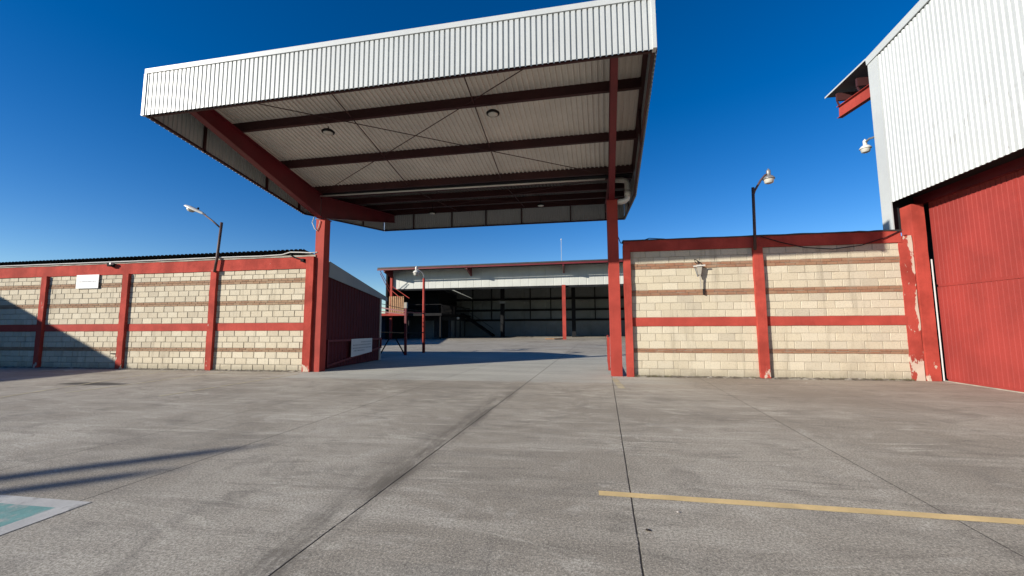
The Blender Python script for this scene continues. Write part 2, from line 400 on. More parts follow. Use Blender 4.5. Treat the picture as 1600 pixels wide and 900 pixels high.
def box_sign(x0, x1, z0, z1, y, t=.02): return MB().box(x0, x1, y - t, y, z0, z1)
s = thing('wall_sign', (-19.5, -.03, 3.0), 'small white board with one faded line of print on the left block wall', 'sign')
box_sign(-20.0, -18.96, 3.0, 3.52, -.025).build('board', M['sign'], s)
mb = MB(); x = -19.86
while x < -19.12:
    w = random.uniform(.025, .06); mb.box(x, x + w, -.0485, -.046, 3.24, 3.24 + random.uniform(.03, .05)); x += w + random.uniform(.01, .03)
mb.build('faded_print', M['sign_grey'], s)

# ---------------------------------------------------------------- entrance canopy (butterfly roof on two posts)
XL = -10.47
FL, BL_, NL = (XL, -5.26), (XL, 5.78), (XL, 0)
FR, BR_, NR = (.37, -5.26), (1.04, 5.78), (.70, 0)
RISE = .19                            # the front edge climbs this much towards its right end
def edge_x(y):                       # right edge x at depth y
    return .70 + (.07 * y if y < 0 else .059 * y)
def zr(y, x=XL): return 6.27 + .147 * abs(y) + (RISE * (x - XL) / 10.84 * -y / 5.26 if y < 0 else 0)           # underside of the roof sheets
cn = thing('entrance_canopy', (-4.9, 0, 0), 'large butterfly canopy with white ribbed fascia on two red posts', 'canopy')
ZB, ZV, H = 6.17, 5.41, 1.05; ZR = ZB + RISE
# fascia, four sides
MB().sheet((FL[0], FL[1], ZB), (FR[0], FR[1], ZR), (FL[0], FL[1], ZB + H), (FR[0], FR[1], ZR + H), .105, .034, (0, -1, 0), .66, .06).build('front_fascia', M['white'], cn)
mb = MB()
mb.sheet((XL, -5.24, ZB), (XL, 0, ZV), (XL, -5.24, ZB + H), (XL, 0, ZV + H), .105, .026, (-1, 0, 0))
mb.sheet((XL, 0, ZV), (XL, 5.78, ZB + .02), (XL, 0, ZV + H), (XL, 5.78, ZB + H), .105, .026, (-1, 0, 0))
mb.build('side_fascia', M['white'], cn)
mb = MB()
mb.sheet((.37, -5.24, ZR), (.70, 0, ZV), (.37, -5.24, ZR + H), (.70, 0, ZV + H), .105, .026, (1, -.07, 0))
mb.sheet((.70, 0, ZV), (1.04, 5.78, ZB + .02), (.70, 0, ZV + H), (1.04, 5.78, ZB + H), .105, .026, (1, -.06, 0))
mb.build('side_fascia', M['white'], cn)
MB().sheet((XL, 5.78, ZB), (1.04, 5.78, ZB + .03), (XL, 5.78, ZB + H), (1.04, 5.78, ZB + H), .105, .026, (0, 1, 0)).build('back_fascia', M['white'], cn)
# white cap flashing and corner trims
mb = MB()
mb.bar((XL - .03, FL[1] - .01, ZB + H - .03), (FR[0] + .03, FR[1] - .01, ZR + H - .03), .085, .11)
mb.build('cap_flashing', M['white'], cn)
mb = MB()
mb.bar((XL - .006, FL[1] - .022, ZB - .01), (XL - .006, FL[1] - .022, ZB + H - .09), .07, .06)
mb.build('corner_trim', M['white'], cn)
MB().bar((FR[0] - .03, FR[1] - .02, ZR - .01), (FR[0] - .03, FR[1] - .02, ZR + H - .09), .13, .065, (1, 0, 0)).build('corner_trim', M['white'], cn)
# lower edge angles of the fascia
mb = MB()
for a, b in (((XL + .03, -5.2, ZB + .02), (XL + .03, 0, ZV + .02)), ((XL + .03, 0, ZV + .02), (XL + .03, 5.74, ZB + .02)),
             ((.33, -5.2, ZR + .02), (.66, 0, ZV + .02)), ((.66, 0, ZV + .02), (1.0, 5.74, ZB + .02)), ((XL, 5.73, ZB + .02), (1.0, 5.73, ZB + .03)),
             ((XL + .04, -5.2, ZB + .03), (.33, -5.2, ZR + .03))):
    mb.bar(a, b, .05, .05)
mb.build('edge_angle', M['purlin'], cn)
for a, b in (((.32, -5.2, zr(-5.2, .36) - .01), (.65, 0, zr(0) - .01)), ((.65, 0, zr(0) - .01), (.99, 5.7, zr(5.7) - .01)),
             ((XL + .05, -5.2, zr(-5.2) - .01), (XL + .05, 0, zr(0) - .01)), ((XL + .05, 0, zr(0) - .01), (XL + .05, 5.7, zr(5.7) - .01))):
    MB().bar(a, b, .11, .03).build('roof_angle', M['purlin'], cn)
# fascia hangers (vertical angles inside)
for y in (-3.85, -1.75, -.3, 1.8, 3.8):
    zb = ZV + (ZB - ZV) * abs(y) / 5.5
    MB().bar((XL + .03, y, zb), (XL + .03, y, zb + .95), .05, .05).build('hanger', M['purlin'], cn)
for x in (-8.9, -6.97, -5.3, -3.6, -1.35, .2):
    MB().bar((x, 5.72, ZB), (x, 5.72, ZB + .9), .05, .05).build('hanger', M['purlin'], cn)
for y in (-2.6, 2.8):
    zb = ZV + (ZB - ZV) * abs(y) / 5.5
    MB().bar((edge_x(y) - .035, y, zb), (edge_x(y) - .035, y, zb + .95), .05, .05).build('hanger', M['purlin'], cn)
# roof sheets (ribs run down the slope to the valley)
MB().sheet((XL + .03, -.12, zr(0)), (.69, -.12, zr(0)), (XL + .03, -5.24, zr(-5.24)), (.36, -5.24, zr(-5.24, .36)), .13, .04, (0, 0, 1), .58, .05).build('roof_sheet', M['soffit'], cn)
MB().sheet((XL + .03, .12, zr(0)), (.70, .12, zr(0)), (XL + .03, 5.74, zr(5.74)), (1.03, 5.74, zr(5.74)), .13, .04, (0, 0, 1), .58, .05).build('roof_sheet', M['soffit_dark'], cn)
# purlins (C sections on edge)
def purlin(y, k):
    ya, yb = y, y
    xb = edge_x(y) - .06
    za, zb = zr(ya), zr(yb, .3)
    mb = MB()
    mb.hexa([(XL + .05, ya, za - .23), (xb, yb, zb - .23), (xb, yb + .012, zb - .23), (XL + .05, ya + .012, za - .23)],
            [(XL + .05, ya, za - .004), (xb, yb, zb - .004), (xb, yb + .012, zb - .004), (XL + .05, ya + .012, za - .004)])
    s_ = 1 if k else 1
    mb.hexa([(XL + .05, ya + .013, za - .232), (xb, yb + .013, zb - .232), (xb, yb + .09, zb - .232), (XL + .05, ya + .09, za - .232)],
            [(XL + .05, ya + .013, za - .22), (xb, yb + .013, zb - .22), (xb, yb + .09, zb - .22), (XL + .05, ya + .09, za - .22)])
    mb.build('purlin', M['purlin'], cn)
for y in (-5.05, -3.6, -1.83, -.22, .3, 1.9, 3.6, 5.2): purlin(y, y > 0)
# valley gutter and white rain pipe
mb = MB(); mb.box(XL + .06, .62, -.11, -.098, 6.07, 6.29); mb.box(XL + .06, .62, .098, .11, 6.07, 6.29); mb.box(XL + .06, .62, -.11, .11, 6.058, 6.07)
mb.build('valley_gutter', M['hall_dark'], cn)
MB().tube([(-9.75, -.17, 5.965), (-.2, -.17, 5.93)], .026).build('conduit', M['pvc'], cn, True)
mb = MB(); mb.tube([(.10, .1, 5.97), (.34, .1, 5.96), (.43, .1, 5.93), (.475, .1, 5.84), (.475, .1, 5.46), (.455, .1, 5.35), (.38, .1, 5.29), (.15, .1, 5.27)], .085, 14)
mb.tube([(.475, .1, 5.62), (.475, .1, 5.46)], .098, 14)
mb.build('rain_pipe', M['pvc'], cn, True)
# tapered cantilever beams
def beam(name_x0, x1, y1, z_in, z_out, fw, fw_in):
    sg = 1 if y1 > 0 else -1
    y0 = .16 * sg
    mb = MB()
    def sec(x, y, zb, zt, w):
        return [(x - w / 2, zb), (x + w / 2, zb), (x + w / 2, zb + .014), (x + .006, zb + .014), (x + .006, zt - .014), (x + w / 2, zt - .014), (x + w / 2, zt), (x - w / 2, zt), (x - w / 2, zt - .014), (x - .006, zt - .014), (x - .006, zb + .014), (x - w / 2, zb + .014)]
    ya = 0.02 * sg
    a = [(px, ya, pz) for px, pz in sec(name_x0, ya, z_in, zr(0) - .24, fw_in)]
    b = [(px, y1, pz) for px, pz in sec(x1, y1, z_out, zr(y1, x1) - .24, fw)]
    n = 12
    mb.add(a + b, [(i, (i + 1) % n, n + (i + 1) % n, n + i) for i in range(n)] + [tuple(range(n)), tuple(range(2 * n - 1, n - 1, -1))])
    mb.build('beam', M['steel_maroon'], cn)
beam(-9.83, -9.66, -5.1, 5.24, 6.43, .18, .22)
beam(-9.83, -9.72, 5.35, 5.24, 6.45, .18, .22)
beam(-.01, -.33, -5.15, 5.31, 6.46, .135, .17)
beam(-.01, .25, 5.4, 5.31, 6.45, .15, .17)
# posts
for x0, x1 in ((-9.985, -9.66), (-.155, .155)):
    p = MB().rough(x0, x1, -.0, .32, 0, 5.2 if x0 < -5 else 5.32, .6, .002).build('post', M['steel_red'], cn)
    MB().box(x0 - .03, x1 + .03, -.02, .345, 5.2 if x0 < -5 else 5.32, 5.225 if x0 < -5 else 5.345).build('cap_plate', M['steel_maroon'], p)
# sag rods and wind braces under the sheets
def rz(y, x=XL): return zr(y, x) - .2
for x in (-6.52, -3.4):
    MB().tube([(x, -.2, rz(-.2, x)), (x, -5.2, rz(-5.2, x))], .014, 6).build('sag_rod', M['purlin'], cn)
    MB().tube([(x, .2, rz(.2)), (x, 5.6, rz(5.6))], .014, 6).build('sag_rod', M['purlin'], cn)
for a, b in (((-9.65, -5.1), (-.1, -.12)), ((-.85, -5.15), (-9.75, -.12)), ((-9.65, 5.3), (-.1, .12)), ((-.1, 5.3), (-9.75, .12))):
    MB().tube([(*a, rz(a[1], a[0]) - .02), (*b, rz(b[1], b[0]) - .02)], .011, 6).build('brace_rod', M['purlin'], cn)

def disc_lamp(x, y, z, ztop, lab):
    t = thing('pendant_lamp', (x, y, z), lab, 'lamp', 'round lamps hanging under the canopy roof')
    MB().tube([(x, y, z + .04), (x, y, ztop)], .013, 8).build('stem', M['black'], t)
    MB().lathe((x, y, z - .03), [(.125, 0), (.155, .012), (.16, .035), (.12, .07), (.05, .09)], 24).build('housing', M['black'], t, True)
    MB().lathe((x, y, z - .045), [(.10, 0), (.122, .014)], 24).build('lens', M['glass'], t, True)
disc_lamp(-7.25, -3.45, 6.42, 6.56, 'round pendant lamp under the front canopy slope, nearer the left post')
disc_lamp(-2.98, -3.45, 6.50, 6.56, 'round pendant lamp under the front canopy slope, right of the middle')
disc_lamp(-7.03, 3.3, 6.22, 6.58, 'round lamp under the dark rear canopy slope, left of the middle')
disc_lamp(-2.48, 3.3, 6.30, 6.58, 'round lamp under the dark rear canopy slope, toward the right post')

# ---------------------------------------------------------------- right warehouse
def ghost_marks(m):
    n, l = m.node_tree.nodes, m.node_tree.links; b = n['Principled BSDF']; g = G(n, l)
    src = b.inputs['Base Color'].links[0].from_socket
    X, Y, Z = g.xyz()
    box = g.math('MULTIPLY', g.math('MULTIPLY', g.ramp(Y, .2, .5), g.ramp(Y, 3.0, 2.6)), g.math('MULTIPLY', g.ramp(Z, 5.55, 5.75), g.ramp(Z, 6.5, 6.3)))
    f = g.ramp(g.noise(1, 5, .7, g.mapping((9, 9, 3.2))), .54, .66)
    d = g.ramp(g.noise(7, 2, .5), .73, .76)
    f = g.math('MAXIMUM', g.math('MULTIPLY', g.math('MULTIPLY', f, box), .45), g.math('MULTIPLY', d, .5))
    l.new(g.mix(f, src, (.20, .19, .17)), b.inputs['Base Color'])
ghost_marks(M['white_side'])
wh = thing('warehouse', (8.3, -4, 0), 'tall warehouse with white ribbed siding above a red sliding door', 'building')
XS = 7.6; YC = .55
def zroof(y): return 9.36 + .10 * (.62 - y) if y < .62 else 9.36 + .02 * (.62 - y)
ys0, ys1 = .17, -14.0
MB().sheet((XS, ys0, 4.86), (XS, ys1, 5.10), (XS, ys0, zroof(ys0) - .16), (XS, ys1, zroof(ys1) - .16), .125, .020, (-1, 0, 0), .40, .18).build('siding', M['white_side'], wh)
ct = MB(); ct.box(XS - .035, XS - .005, .175, YC, 4.06, 9.30); ct.build('corner_trim', M['white_side'], wh)
MB().bar((XS - .045, YC + .02, zroof(YC) - .09), (XS - .045, ys1, zroof(ys1) - .09), .035, .22).build('verge_trim', M['white_side'], wh)
MB().box(XS + .06, 26, .36, YC - .03, 4.06, 9.2).build('side_wall', M['hall_dark'], wh)
# roof with eave overhang
mb = MB()
for a, b in ((2.55, .62), (.62, -14.0)):
    mb.hexa([(XS - .05, b, zroof(b)), (26, b, zroof(b)), (26, a, zroof(a)), (XS - .05, a, zroof(a))], [(XS - .05, b, zroof(b) + .03), (26, b, zroof(b) + .03), (26, a, zroof(a) + .03), (XS - .05, a, zroof(a) + .03)])
mb.build('roof', M['soffit_dark'], wh)
MB().bar((XS - .06, 2.57, zroof(2.5) + .005), (XS - .06, .58, zroof(.62) + .005), .02, .05).build('eave_flashing', M['white'], wh)
# eave beam (I section) and purlin ends under the overhang
def ibeam(a, b, h, w, mat, parent, name):
    a, b = V(a), V(b); mb = MB()
    up = V((0, 0, 1))
    mb.bar(a, b, .014, h - .03); mb.bar(a + up * (h / 2 - .007), b + up * (h / 2 - .007), w, .014); mb.bar(a - up * (h / 2 - .007), b - up * (h / 2 - .007), w, .014)
    return mb.build(name, mat, parent)
ibeam((XS + .12, .54, 8.43), (XS + .12, 2.2, 8.58), .40, .16, M['steel_red'], wh, 'eave_beam')
for y in (1.15, 2.12):
    z = 8.66 + .09 * (y - .6)
    MB().box(XS + .03, 26, y - .03, y + .05, z + .16, z + .42).build('eave_purlin', M['purlin'], wh)
    MB().bar((XS + .05, y - .06, z - .03), (XS + .05, y + .02, z + .14), .03, .05).build('cleat', M['purlin'], wh)
# concrete column and buttress
MB().rough(7.87, 8.17, -.05, .34, 0, 4.72, .3, .006).build('column', M['red_worn'], wh)
MB().rough(7.53, 7.845, .0, .33, 0, 3.87, .2, .012).build('buttress', M['red_peel'], wh)
# header and soffit above the door
MB().box(8.20, 8.42, ys1, .30, 4.75, 5.25).build('header', M['steel_maroon'], wh)
MB().box(XS + .03, 8.20, ys1, .17, 4.98, 5.02).build('soffit', M['hall_dark'], wh)
MB().bar((XS + .05, ys1, 5.16), (XS + .05, .15, 4.92), .04, .08).build('sill_angle', M['purlin'], wh)
MB().box(8.45, 8.55, -.05, .34, 0, 5.2).build('jamb', M['hall_dark'], wh)
dr = thing('sliding_door', (8.3, -3.4, 0), None, None); dr.parent = wh; dr.location = V((8.3, -3.4, 0)) - wh.location
MB().sheet((8.31, -.06, .05), (8.31, -6.9, .05), (8.31, -.06, 2.46), (8.31, -6.9, 2.46), .115, .012, (-1, 0, 0), .82, .06).build('lower_panel', M['door'], dr)
MB().sheet((8.31, -.06, 2.51), (8.31, -6.9, 2.51), (8.31, -.06, 4.9), (8.31, -6.9, 4.9), .115, .012, (-1, 0, 0), .82, .06).build('upper_panel', M['door'], dr)
mb = MB(); mb.box(8.285, 8.33, -6.9, -.05, 2.455, 2.52); mb.box(8.285, 8.33, -6.9, -.05, .02, .07); mb.box(8.285, 8.33, -.085, -.05, .02, 4.9)
for y in (-2.2, -4.45, -6.88): mb.box(8.288, 8.33, y, y + .05, .07, 4.9)
mb.build('door_frame', M['door'], dr)
MB().box(8.32, 8.345, -6.9, -.04, .02, 4.9).build('door_back', M['darkred'], dr)
MB().box(8.225, 8.242, -.045, -.02, .02, 3.2).build('guide_strip', M['sign'], wh)
MB().box(8.24, 8.45, -7, .1, .001, .02).build('threshold', M['concrete'], wh)
MB().box(8.32, 8.5, -14, -6.95, 0, 5.0).build('front_wall', M['plaster'], wh)

def bell_lamp(name, c, r, label, arm, poleparts=None, group=None, mat='grey_metal'):
    x, y, z = c
    t = thing(name, c, label, 'lamp', group)
    MB().lathe(c, [(.30 * r, .9 * r), (.34 * r, 1.0 * r), (.36 * r, 1.75 * r), (.30 * r, 1.95 * r), (.12 * r, 2.05 * r), (.12 * r, 2.2 * r)], 18).build('ballast_housing', M[mat], t, True)
    MB().lathe(c, [(.92 * r, .15 * r), (1.0 * r, .2 * r), (1.0 * r, .32 * r), (.72 * r, .7 * r), (.42 * r, .92 * r)], 22).build('reflector', M[mat], t, True)
    MB().lathe(c, [(.45 * r, -.62 * r), (.7 * r, -.5 * r), (.82 * r, .1 * r), (.86 * r, .17 * r)], 20).build('lens', M['glass'], t, True)
    MB().tube(arm, .03, 10).build('arm', M['pole'] if mat == 'grey_metal' else M['grey_metal'], t, True)
    if poleparts: MB().tube(*poleparts).build('pole', M['pole'], t, True)
    return t
bell_lamp('wall_lamp', (7.62, 1.02, 6.76), .15, 'cream bell lamp on a short arm at the warehouse corner under the eave', [(7.62, 1.0, 6.98), (7.64, .85, 7.03), (7.66, .72, 7.0), (7.66, .53, 7.0)], mat='pvc')
bell_lamp('street_lamp', (4.37, -.12, 5.60), .155, 'grey bell lamp on a bent pole rising from the right block wall', [(3.95, -.1, 5.22), (3.99, -.1, 5.33), (4.16, -.11, 5.62), (4.28, -.12, 5.76), (4.37, -.12, 5.79)], ([(3.90, -.10, 3.60), (3.925, -.10, 4.5), (3.945, -.1, 5.42)], .04))

# left street lamp (cobra head)
t = thing('street_lamp', (-13.8, -.1, 3.5), 'white cobra head lamp on a dark pole rising from the left block wall', 'lamp')
MB().tube([(-13.82, -.12, 3.45), (-13.75, -.12, 4.0), (-13.655, -.12, 5.25)], .045).build('pole', M['pole'], t, True)
MB().tube([(-13.69, -.12, 5.05), (-14.0, -.13, 5.30), (-14.42, -.15, 5.60)], .028).build('arm', M['pole'], t, True)
a, b = V((-14.33, -.15, 5.55)), V((-15.17, -.18, 5.93)); mb = MB(); d = b - a
prof = [(0, .035, .035), (.15, .06, .06), (.32, .095, .075), (.55, .15, .085), (.78, .165, .08), (.93, .12, .06), (1, .05, .03)]
vs = []; n = 14; dn = d.normalized(); sd = V((0, 1, 0)); un = sd.cross(dn) * -1
if un.z < 0: un = -un
for u, w, h in prof:
    for k in range(n):
        tt = 2 * math.pi * k / n; vs.append(a + d * u + sd * w * math.cos(tt) + un * (h * math.sin(tt) * (1 if math.sin(tt) > 0 else .45)))
fs = [(i * n + k, i * n + (k + 1) % n, (i + 1) * n + (k + 1) % n, (i + 1) * n + k) for i in range(len(prof) - 1) for k in range(n)] + [tuple(range(n)), tuple(range((len(prof) - 1) * n, len(prof) * n))]
mb.add(vs, fs).build('housing', M['pvc'], t, True)
MB().lathe(a + d * .70 - un * .03, [(.03, -.10), (.09, -.085), (.135, -.03), (.14, 0)], 18, tuple(un)).build('lens', M['glass'], t, True)
MB().lathe(a + d * .42 + un * .08, [(.03, 0), (.032, .05), (.02, .065)], 12, tuple(un)).build('photocell', M['black'], t, True)

# wall bracket on the right wall
t = thing('wall_bracket', (2.39, 0, 2.5), 'white weathered bracket with crossbar and stem fixed to the right block wall', 'bracket')
mb = MB(); x, y, z = 2.385, -.08, 2.93
mb.hexa([(x - .03, y - .05, z), (x + .03, y - .05, z), (x + .03, y + .09, z), (x - .03, y + .09, z)], [(x - .065, y - .06, z + .22), (x + .065, y - .06, z + .22), (x + .065, y + .06, z + .22), (x - .065, y + .06, z + .22)])
mb.hexa([(x - .065, y - .06, z + .221), (x + .065, y - .06, z + .221), (x + .065, y + .06, z + .221), (x - .065, y + .06, z + .221)], [(x - .05, y - .03, z + .30), (x + .05, y - .03, z + .30), (x + .05, y + .09, z + .30), (x - .05, y + .09, z + .30)])
mb.build('body', M['plaster'], t)
MB().bar((x - .17, y - .07, z + .245), (x + .15, y - .07, z + .27), .03, .035).build('crossbar', M['pvc'], t)
MB().bar((x - .13, y - .03, z + .24), (x - .05, y - .03, z - .06), .02, .025).build('side_strut', M['grey_metal'], t)
MB().bar((x + .01, y - .02, z), (x + .02, y - .0, z - .40), .03, .035).build('stem', M['plaster'], t)
MB().tube([(x - .02, y, z + .3), (x - .10, y, z + .38), (x - .10, y + .03, z + .47), (x - .02, y + .04, z + .42), (x + .03, y, z + .33)], .012, 6).build('wire', M['black'], t)
MB().box(x + .095, x + .12, -.05, .02, 2.36, 2.52).build('hook', M['black'], t)

# small camera, conduit and cables
t = thing('security_camera', (-18.37, -.05, 3.85), 'small dark camera box on the left wall top beam above the white board', 'camera')
MB().box(-18.46, -18.29, -.17, -.02, 3.80, 3.92).build('body', M['black'], t)
MB().box(-18.33, -18.26, -.19, -.10, 3.86, 3.93).build('lens_cover', M['pvc'], t)
mb = MB().tube([(-18.14, -.01, .555), (-17.9, -.01, .555)], .018, 8); mb.tube([(-17.905, -.012, .56), (-17.87, -.03, 0)], .018, 8)
tag(mb.build('conduit', M['black']), 'thin dark conduit bend low on the left wall beside a pilaster', 'conduit')
tag(MB().tube([(-30, -.06, 3.975), (-24, -.06, 3.98), (-17, -.07, 3.975), (-13.9, -.06, 3.99), (-12, -.06, 3.98), (-11.2, -.06, 4.0), (-10.9, -.05, 4.08), (-10.5, -.05, 4.06), (-10.1, -.05, 4.03), (-9.9, .0, 4.05)], .02, 6).build('cable', M['pvc']), 'pale cable lying along the top of the left block wall', 'cable')
tag(MB().tube([(4.1, -.05, 3.99), (4.6, -.055, 3.80), (5.2, -.055, 3.63), (5.9, -.055, 3.56), (6.6, -.055, 3.64), (7.2, -.05, 3.83), (7.55, -.04, 4.0)], .013, 6).build('cable', M['black']), 'black cable sagging across the top of the right block wall', 'cable')
tag(MB().tube([(.15, .1, 4.2), (.22, .05, 3.98), (.4, .03, 3.93), (.7, .03, 3.97), (1.05, .0, 4.08), (1.3, .02, 4.06), (1.5, .05, 4.05)], .013, 6).build('cable', M['black']), 'black cable looping from the right canopy post to the wall top', 'cable')
tag(MB().tube([(-10.05, -.03, 5.3), (-10.12, -.03, 5.1), (-10.02, -.03, 4.88), (-9.93, -.03, 4.8), (-9.86, -.03, 4.95), (-9.82, -.03, 5.15)], .014, 6).build('cable', M['pvc']), 'white cable looped at the top of the left canopy post', 'cable')
t = thing('junction_clamp', (-10.4, -.06, 3.8), 'dark broken clamp on the beam end beside the left canopy post', 'clamp')
MB().tube([(-10.9, -.05, 4.0), (-10.72, -.07, 3.88), (-10.5, -.07, 3.83), (-10.28, -.06, 3.70), (-10.15, -.04, 3.64)], .022, 6).build('arm', M['black'], t)
MB().box(-10.45, -10.33, -.11, -.02, 3.73, 3.83).build('head', M['black'], t)

# ---------------------------------------------------------------- shed behind the left wall
sh = thing('shed', (-12, 3, 0), 'dark red metal shed with pale sloping fascia behind the left post', 'building')
P0, P1 = V((-9.90, .60, 0)), V((-9.965, 4.64, 0)); ud = (P1 - P0).normalized(); un = V((ud.y, -ud.x, 0))
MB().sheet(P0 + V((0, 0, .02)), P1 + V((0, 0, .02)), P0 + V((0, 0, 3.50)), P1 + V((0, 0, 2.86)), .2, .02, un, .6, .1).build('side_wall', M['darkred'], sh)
mb = MB(); e = un * .05
q = [P0 + e, P1 + ud * .54 + e, P1 + ud * .54 + e * 1.5, P0 + e * 1.5]
mb.hexa([q[3] + V((0, 0, 3.27)), q[2] + V((0, 0, 2.66)), q[1] + V((0, 0, 2.66)), q[0] + V((0, 0, 3.27))], [q[3] + V((0, 0, 3.835)), q[2] + V((0, 0, 2.845)), q[1] + V((0, 0, 2.845)), q[0] + V((0, 0, 3.835))])
mb.build('fascia', M['trim_grey'], sh)
MB().bar(P1 + un * .03 - ud * .03, P1 + un * .03 - ud * .03 + V((0, 0, 2.8)), .07, .07).build('corner_trim', M['pvc'], sh)
# roof: high edge just behind the block wall, falling to the back
mb = MB()
mb.sheet((-30, .42, 4.20), (-10.75, .42, 4.25), (-30, 5.2, 2.86), (-10.6, 5.2, 2.88), .18, .035, (0, 0, 1), .5, .12); mb.build('roof', M['dark_roof'], sh)
MB().box(-30, -10.6, 1.5, 1.6, 2.0, 3.82).build('back_panel', M['hall_dark'], sh)
MB().add([(-10.75, .43, 4.27), (-9.86, .5, 3.86), (-9.93, 5.19, 2.84), (-10.6, 5.2, 2.90)], [(0, 1, 2, 3)]).build('hip_sheet', M['dark_roof'], sh)
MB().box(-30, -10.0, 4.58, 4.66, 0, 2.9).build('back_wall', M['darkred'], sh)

# open swing gate in front of the shed wall, with a board
def gate_leaf(name, label, A, B, z0, z1, mat, mids=()):
    t = thing(name, tuple(A), label, 'gate')
    A, B = V(A), V(B); z = lambda h: V((0, 0, h))
    mb = MB()
    for p, q in ((A + z(z1[0]), B + z(z1[1])), (A + z(z0[0]), B + z(z0[1]))): mb.bar(p, q, .05, .07)
    mb.build('rail', mat, t)
    MB().bar(A + z(z0[0] - .05), A + z(z1[0] + .05), .06, .06).build('stile', mat, t); MB().bar(B + z(z0[1] - .05), B + z(z1[1] + .05), .06, .06).build('stile', mat, t)
    for m_ in mids: MB().bar(A.lerp(B, m_) + z(z0[0]), A.lerp(B, m_) + z(z1[0]), .04, .04).build('stile', mat, t)
    return t
A = P0 + un * .10 + V((0, .02, 0)); B = P1 + un * .12 - ud * .1
gate_leaf('swing_gate', 'open red pipe gate leaf standing along the dark red shed wall', A, B, (.13, .58), (1.0, .95), M['steel_maroon'])
t = thing('gate_sign', tuple(A.lerp(B, .5)), 'white board with faded lettering wired to the open pipe gate', 'sign')
S0, S1 = A.lerp(B, .365) + un * .06, A.lerp(B, .77) + un * .06
mb = MB(); mb.hexa([S0 + V((0, 0, .33)), S1 + V((0, 0, .44)), S1 - un * .015 + V((0, 0, .44)), S0 - un * .015 + V((0, 0, .33))], [S0 + V((0, 0, 1.02)), S1 + V((0, 0, 1.01)), S1 - un * .015 + V((0, 0, 1.01)), S0 - un * .015 + V((0, 0, 1.02))]); mb.build('board', M['sign'], t)
mb = MB()
for r, (zz, u0, u1) in enumerate(((.86, .45, .95), (.75, .06, .94), (.63, .06, .94), (.53, .1, .62))):
    u = u0
    while u < u1:
        w = random.uniform(.03, .06); p = S0.lerp(S1, u) + un * .004; q = S0.lerp(S1, min(u + w, u1)) + un * .004
        mb.add([p + V((0, 0, zz)), q + V((0, 0, zz)), q + V((0, 0, zz + .045)), p + V((0, 0, zz + .045))], [(0, 1, 2, 3)]); u += w + .02
mb.build('lettering', M['sign_grey'], t)
gate_leaf('swing_gate', 'narrow red gate leaf folded back behind the right canopy post', (-.195, .36, 0), (-.035, 3.1, 0), (.18, .18), (1.08, 1.08), M['steel_red'], (.1, .4))

# inner yard gate
t = thing('yard_gate', (-10.0, 7.56, 0), 'rusty red inner gate frame with braces between shed and yard lamp', 'gate')
MB().bar((-10.03, 7.56, 0), (-10.06, 7.56, 2.45), .11, .11).build('gate_post', M['steel_maroon'], t)
MB().box(-10.13, -9.98, 7.48, 7.63, 2.45, 2.75).build('post_cap', M['plaster'], t)
mb = MB(); mb.bar((-11.9, 7.9, 2.56), (-10.06, 7.58, 2.26), .05, .06); mb.build('top_rail', M['steel_maroon'], t)
MB().bar((-11.9, 7.9, 2.34), (-10.06, 7.58, 2.12), .05, .05).build('top_rail', M['steel_maroon'], t)
MB().bar((-10.06, 7.58, 2.24), (-9.86, 9.5, 2.24), .06, .07).build('top_rail', M['steel_maroon'], t)
MB().bar((-11.9, 7.9, 2.78), (-10.06, 7.6, 2.40), .03, .03).build('wire_rail', M['black'], t)
MB().bar((-10.06, 7.6, 2.40), (-9.86, 9.5, 2.36), .03, .03).build('wire_rail', M['black'], t)
MB().bar((-11.7, 7.8, 1.2), (-10.03, 7.58, 1.16), .05, .05).build('middle_rail', M['wood'], t)
MB().bar((-10.03, 7.6, 1.16), (-9.85, 9.5, 1.14), .04, .05).build('middle_rail', M['black'], t)
for a, b in (((-11.5, 7.7, .05), (-11.0, 7.66, .85)), ((-10.1, 7.6, .05), (-10.65, 7.64, .9))): MB().bar(a, b, .05, .05).build('brace', M['black'], t)

# yard lamp post
bell_lamp('street_lamp', (-10.33, 9.5, 4.55), .20, 'white bell lamp on a red hooked post inside the yard', [(-9.885, 9.55, 4.2), (-9.89, 9.55, 4.42), (-9.95, 9.54, 4.56), (-10.08, 9.52, 4.68), (-10.2, 9.5, 4.76), (-10.33, 9.5, 4.80)], None, mat='pvc')
yl = [o for o in C.objects if o.get('label', '').startswith('white bell lamp on a red')][0]
MB().tube([(-9.83, 9.55, 0), (-9.885, 9.55, 4.25)], [.085, .07]).build('pole', M['steel_red'], yl, True)

# ---------------------------------------------------------------- hangar at the back of the yard
hg = thing('hangar', (-4, 37, 0), 'open fronted hangar with pale fascia at the back of the yard', 'building')
HX0, HX1 = -23.2, 16.0
def hz(y): return 7.95 + .05 * (y - 28.9)
mb = MB(); mb.hexa([(HX0, 28.9, 7.92), (HX1, 28.9, 8.14), (HX1, 46, 9.0), (HX0, 46, 8.78)], [(HX0, 28.9, 8.06), (HX1, 28.9, 8.28), (HX1, 46, 9.15), (HX0, 46, 8.93)]); mb.build('roof', M['dark_roof'], hg)
MB().bar((HX0, 28.88, 7.80), (HX1, 28.88, 8.02), .08, .16).build('eave_beam', M['steel_maroon'], hg)
MB().sheet((HX0 + .85, 31, 5.80), (HX1, 31, 5.86), (HX0 + .85, 31, 7.95), (HX1, 31, 8.1), .9, .02, (0, -1, 0), .9, .03).build('fascia', M['hall_fascia'], hg)
MB().box(HX0 + 1.6, HX1, 31.02, 31.2, 5.6, 5.85).build('lintel', M['hall_dark'], hg)
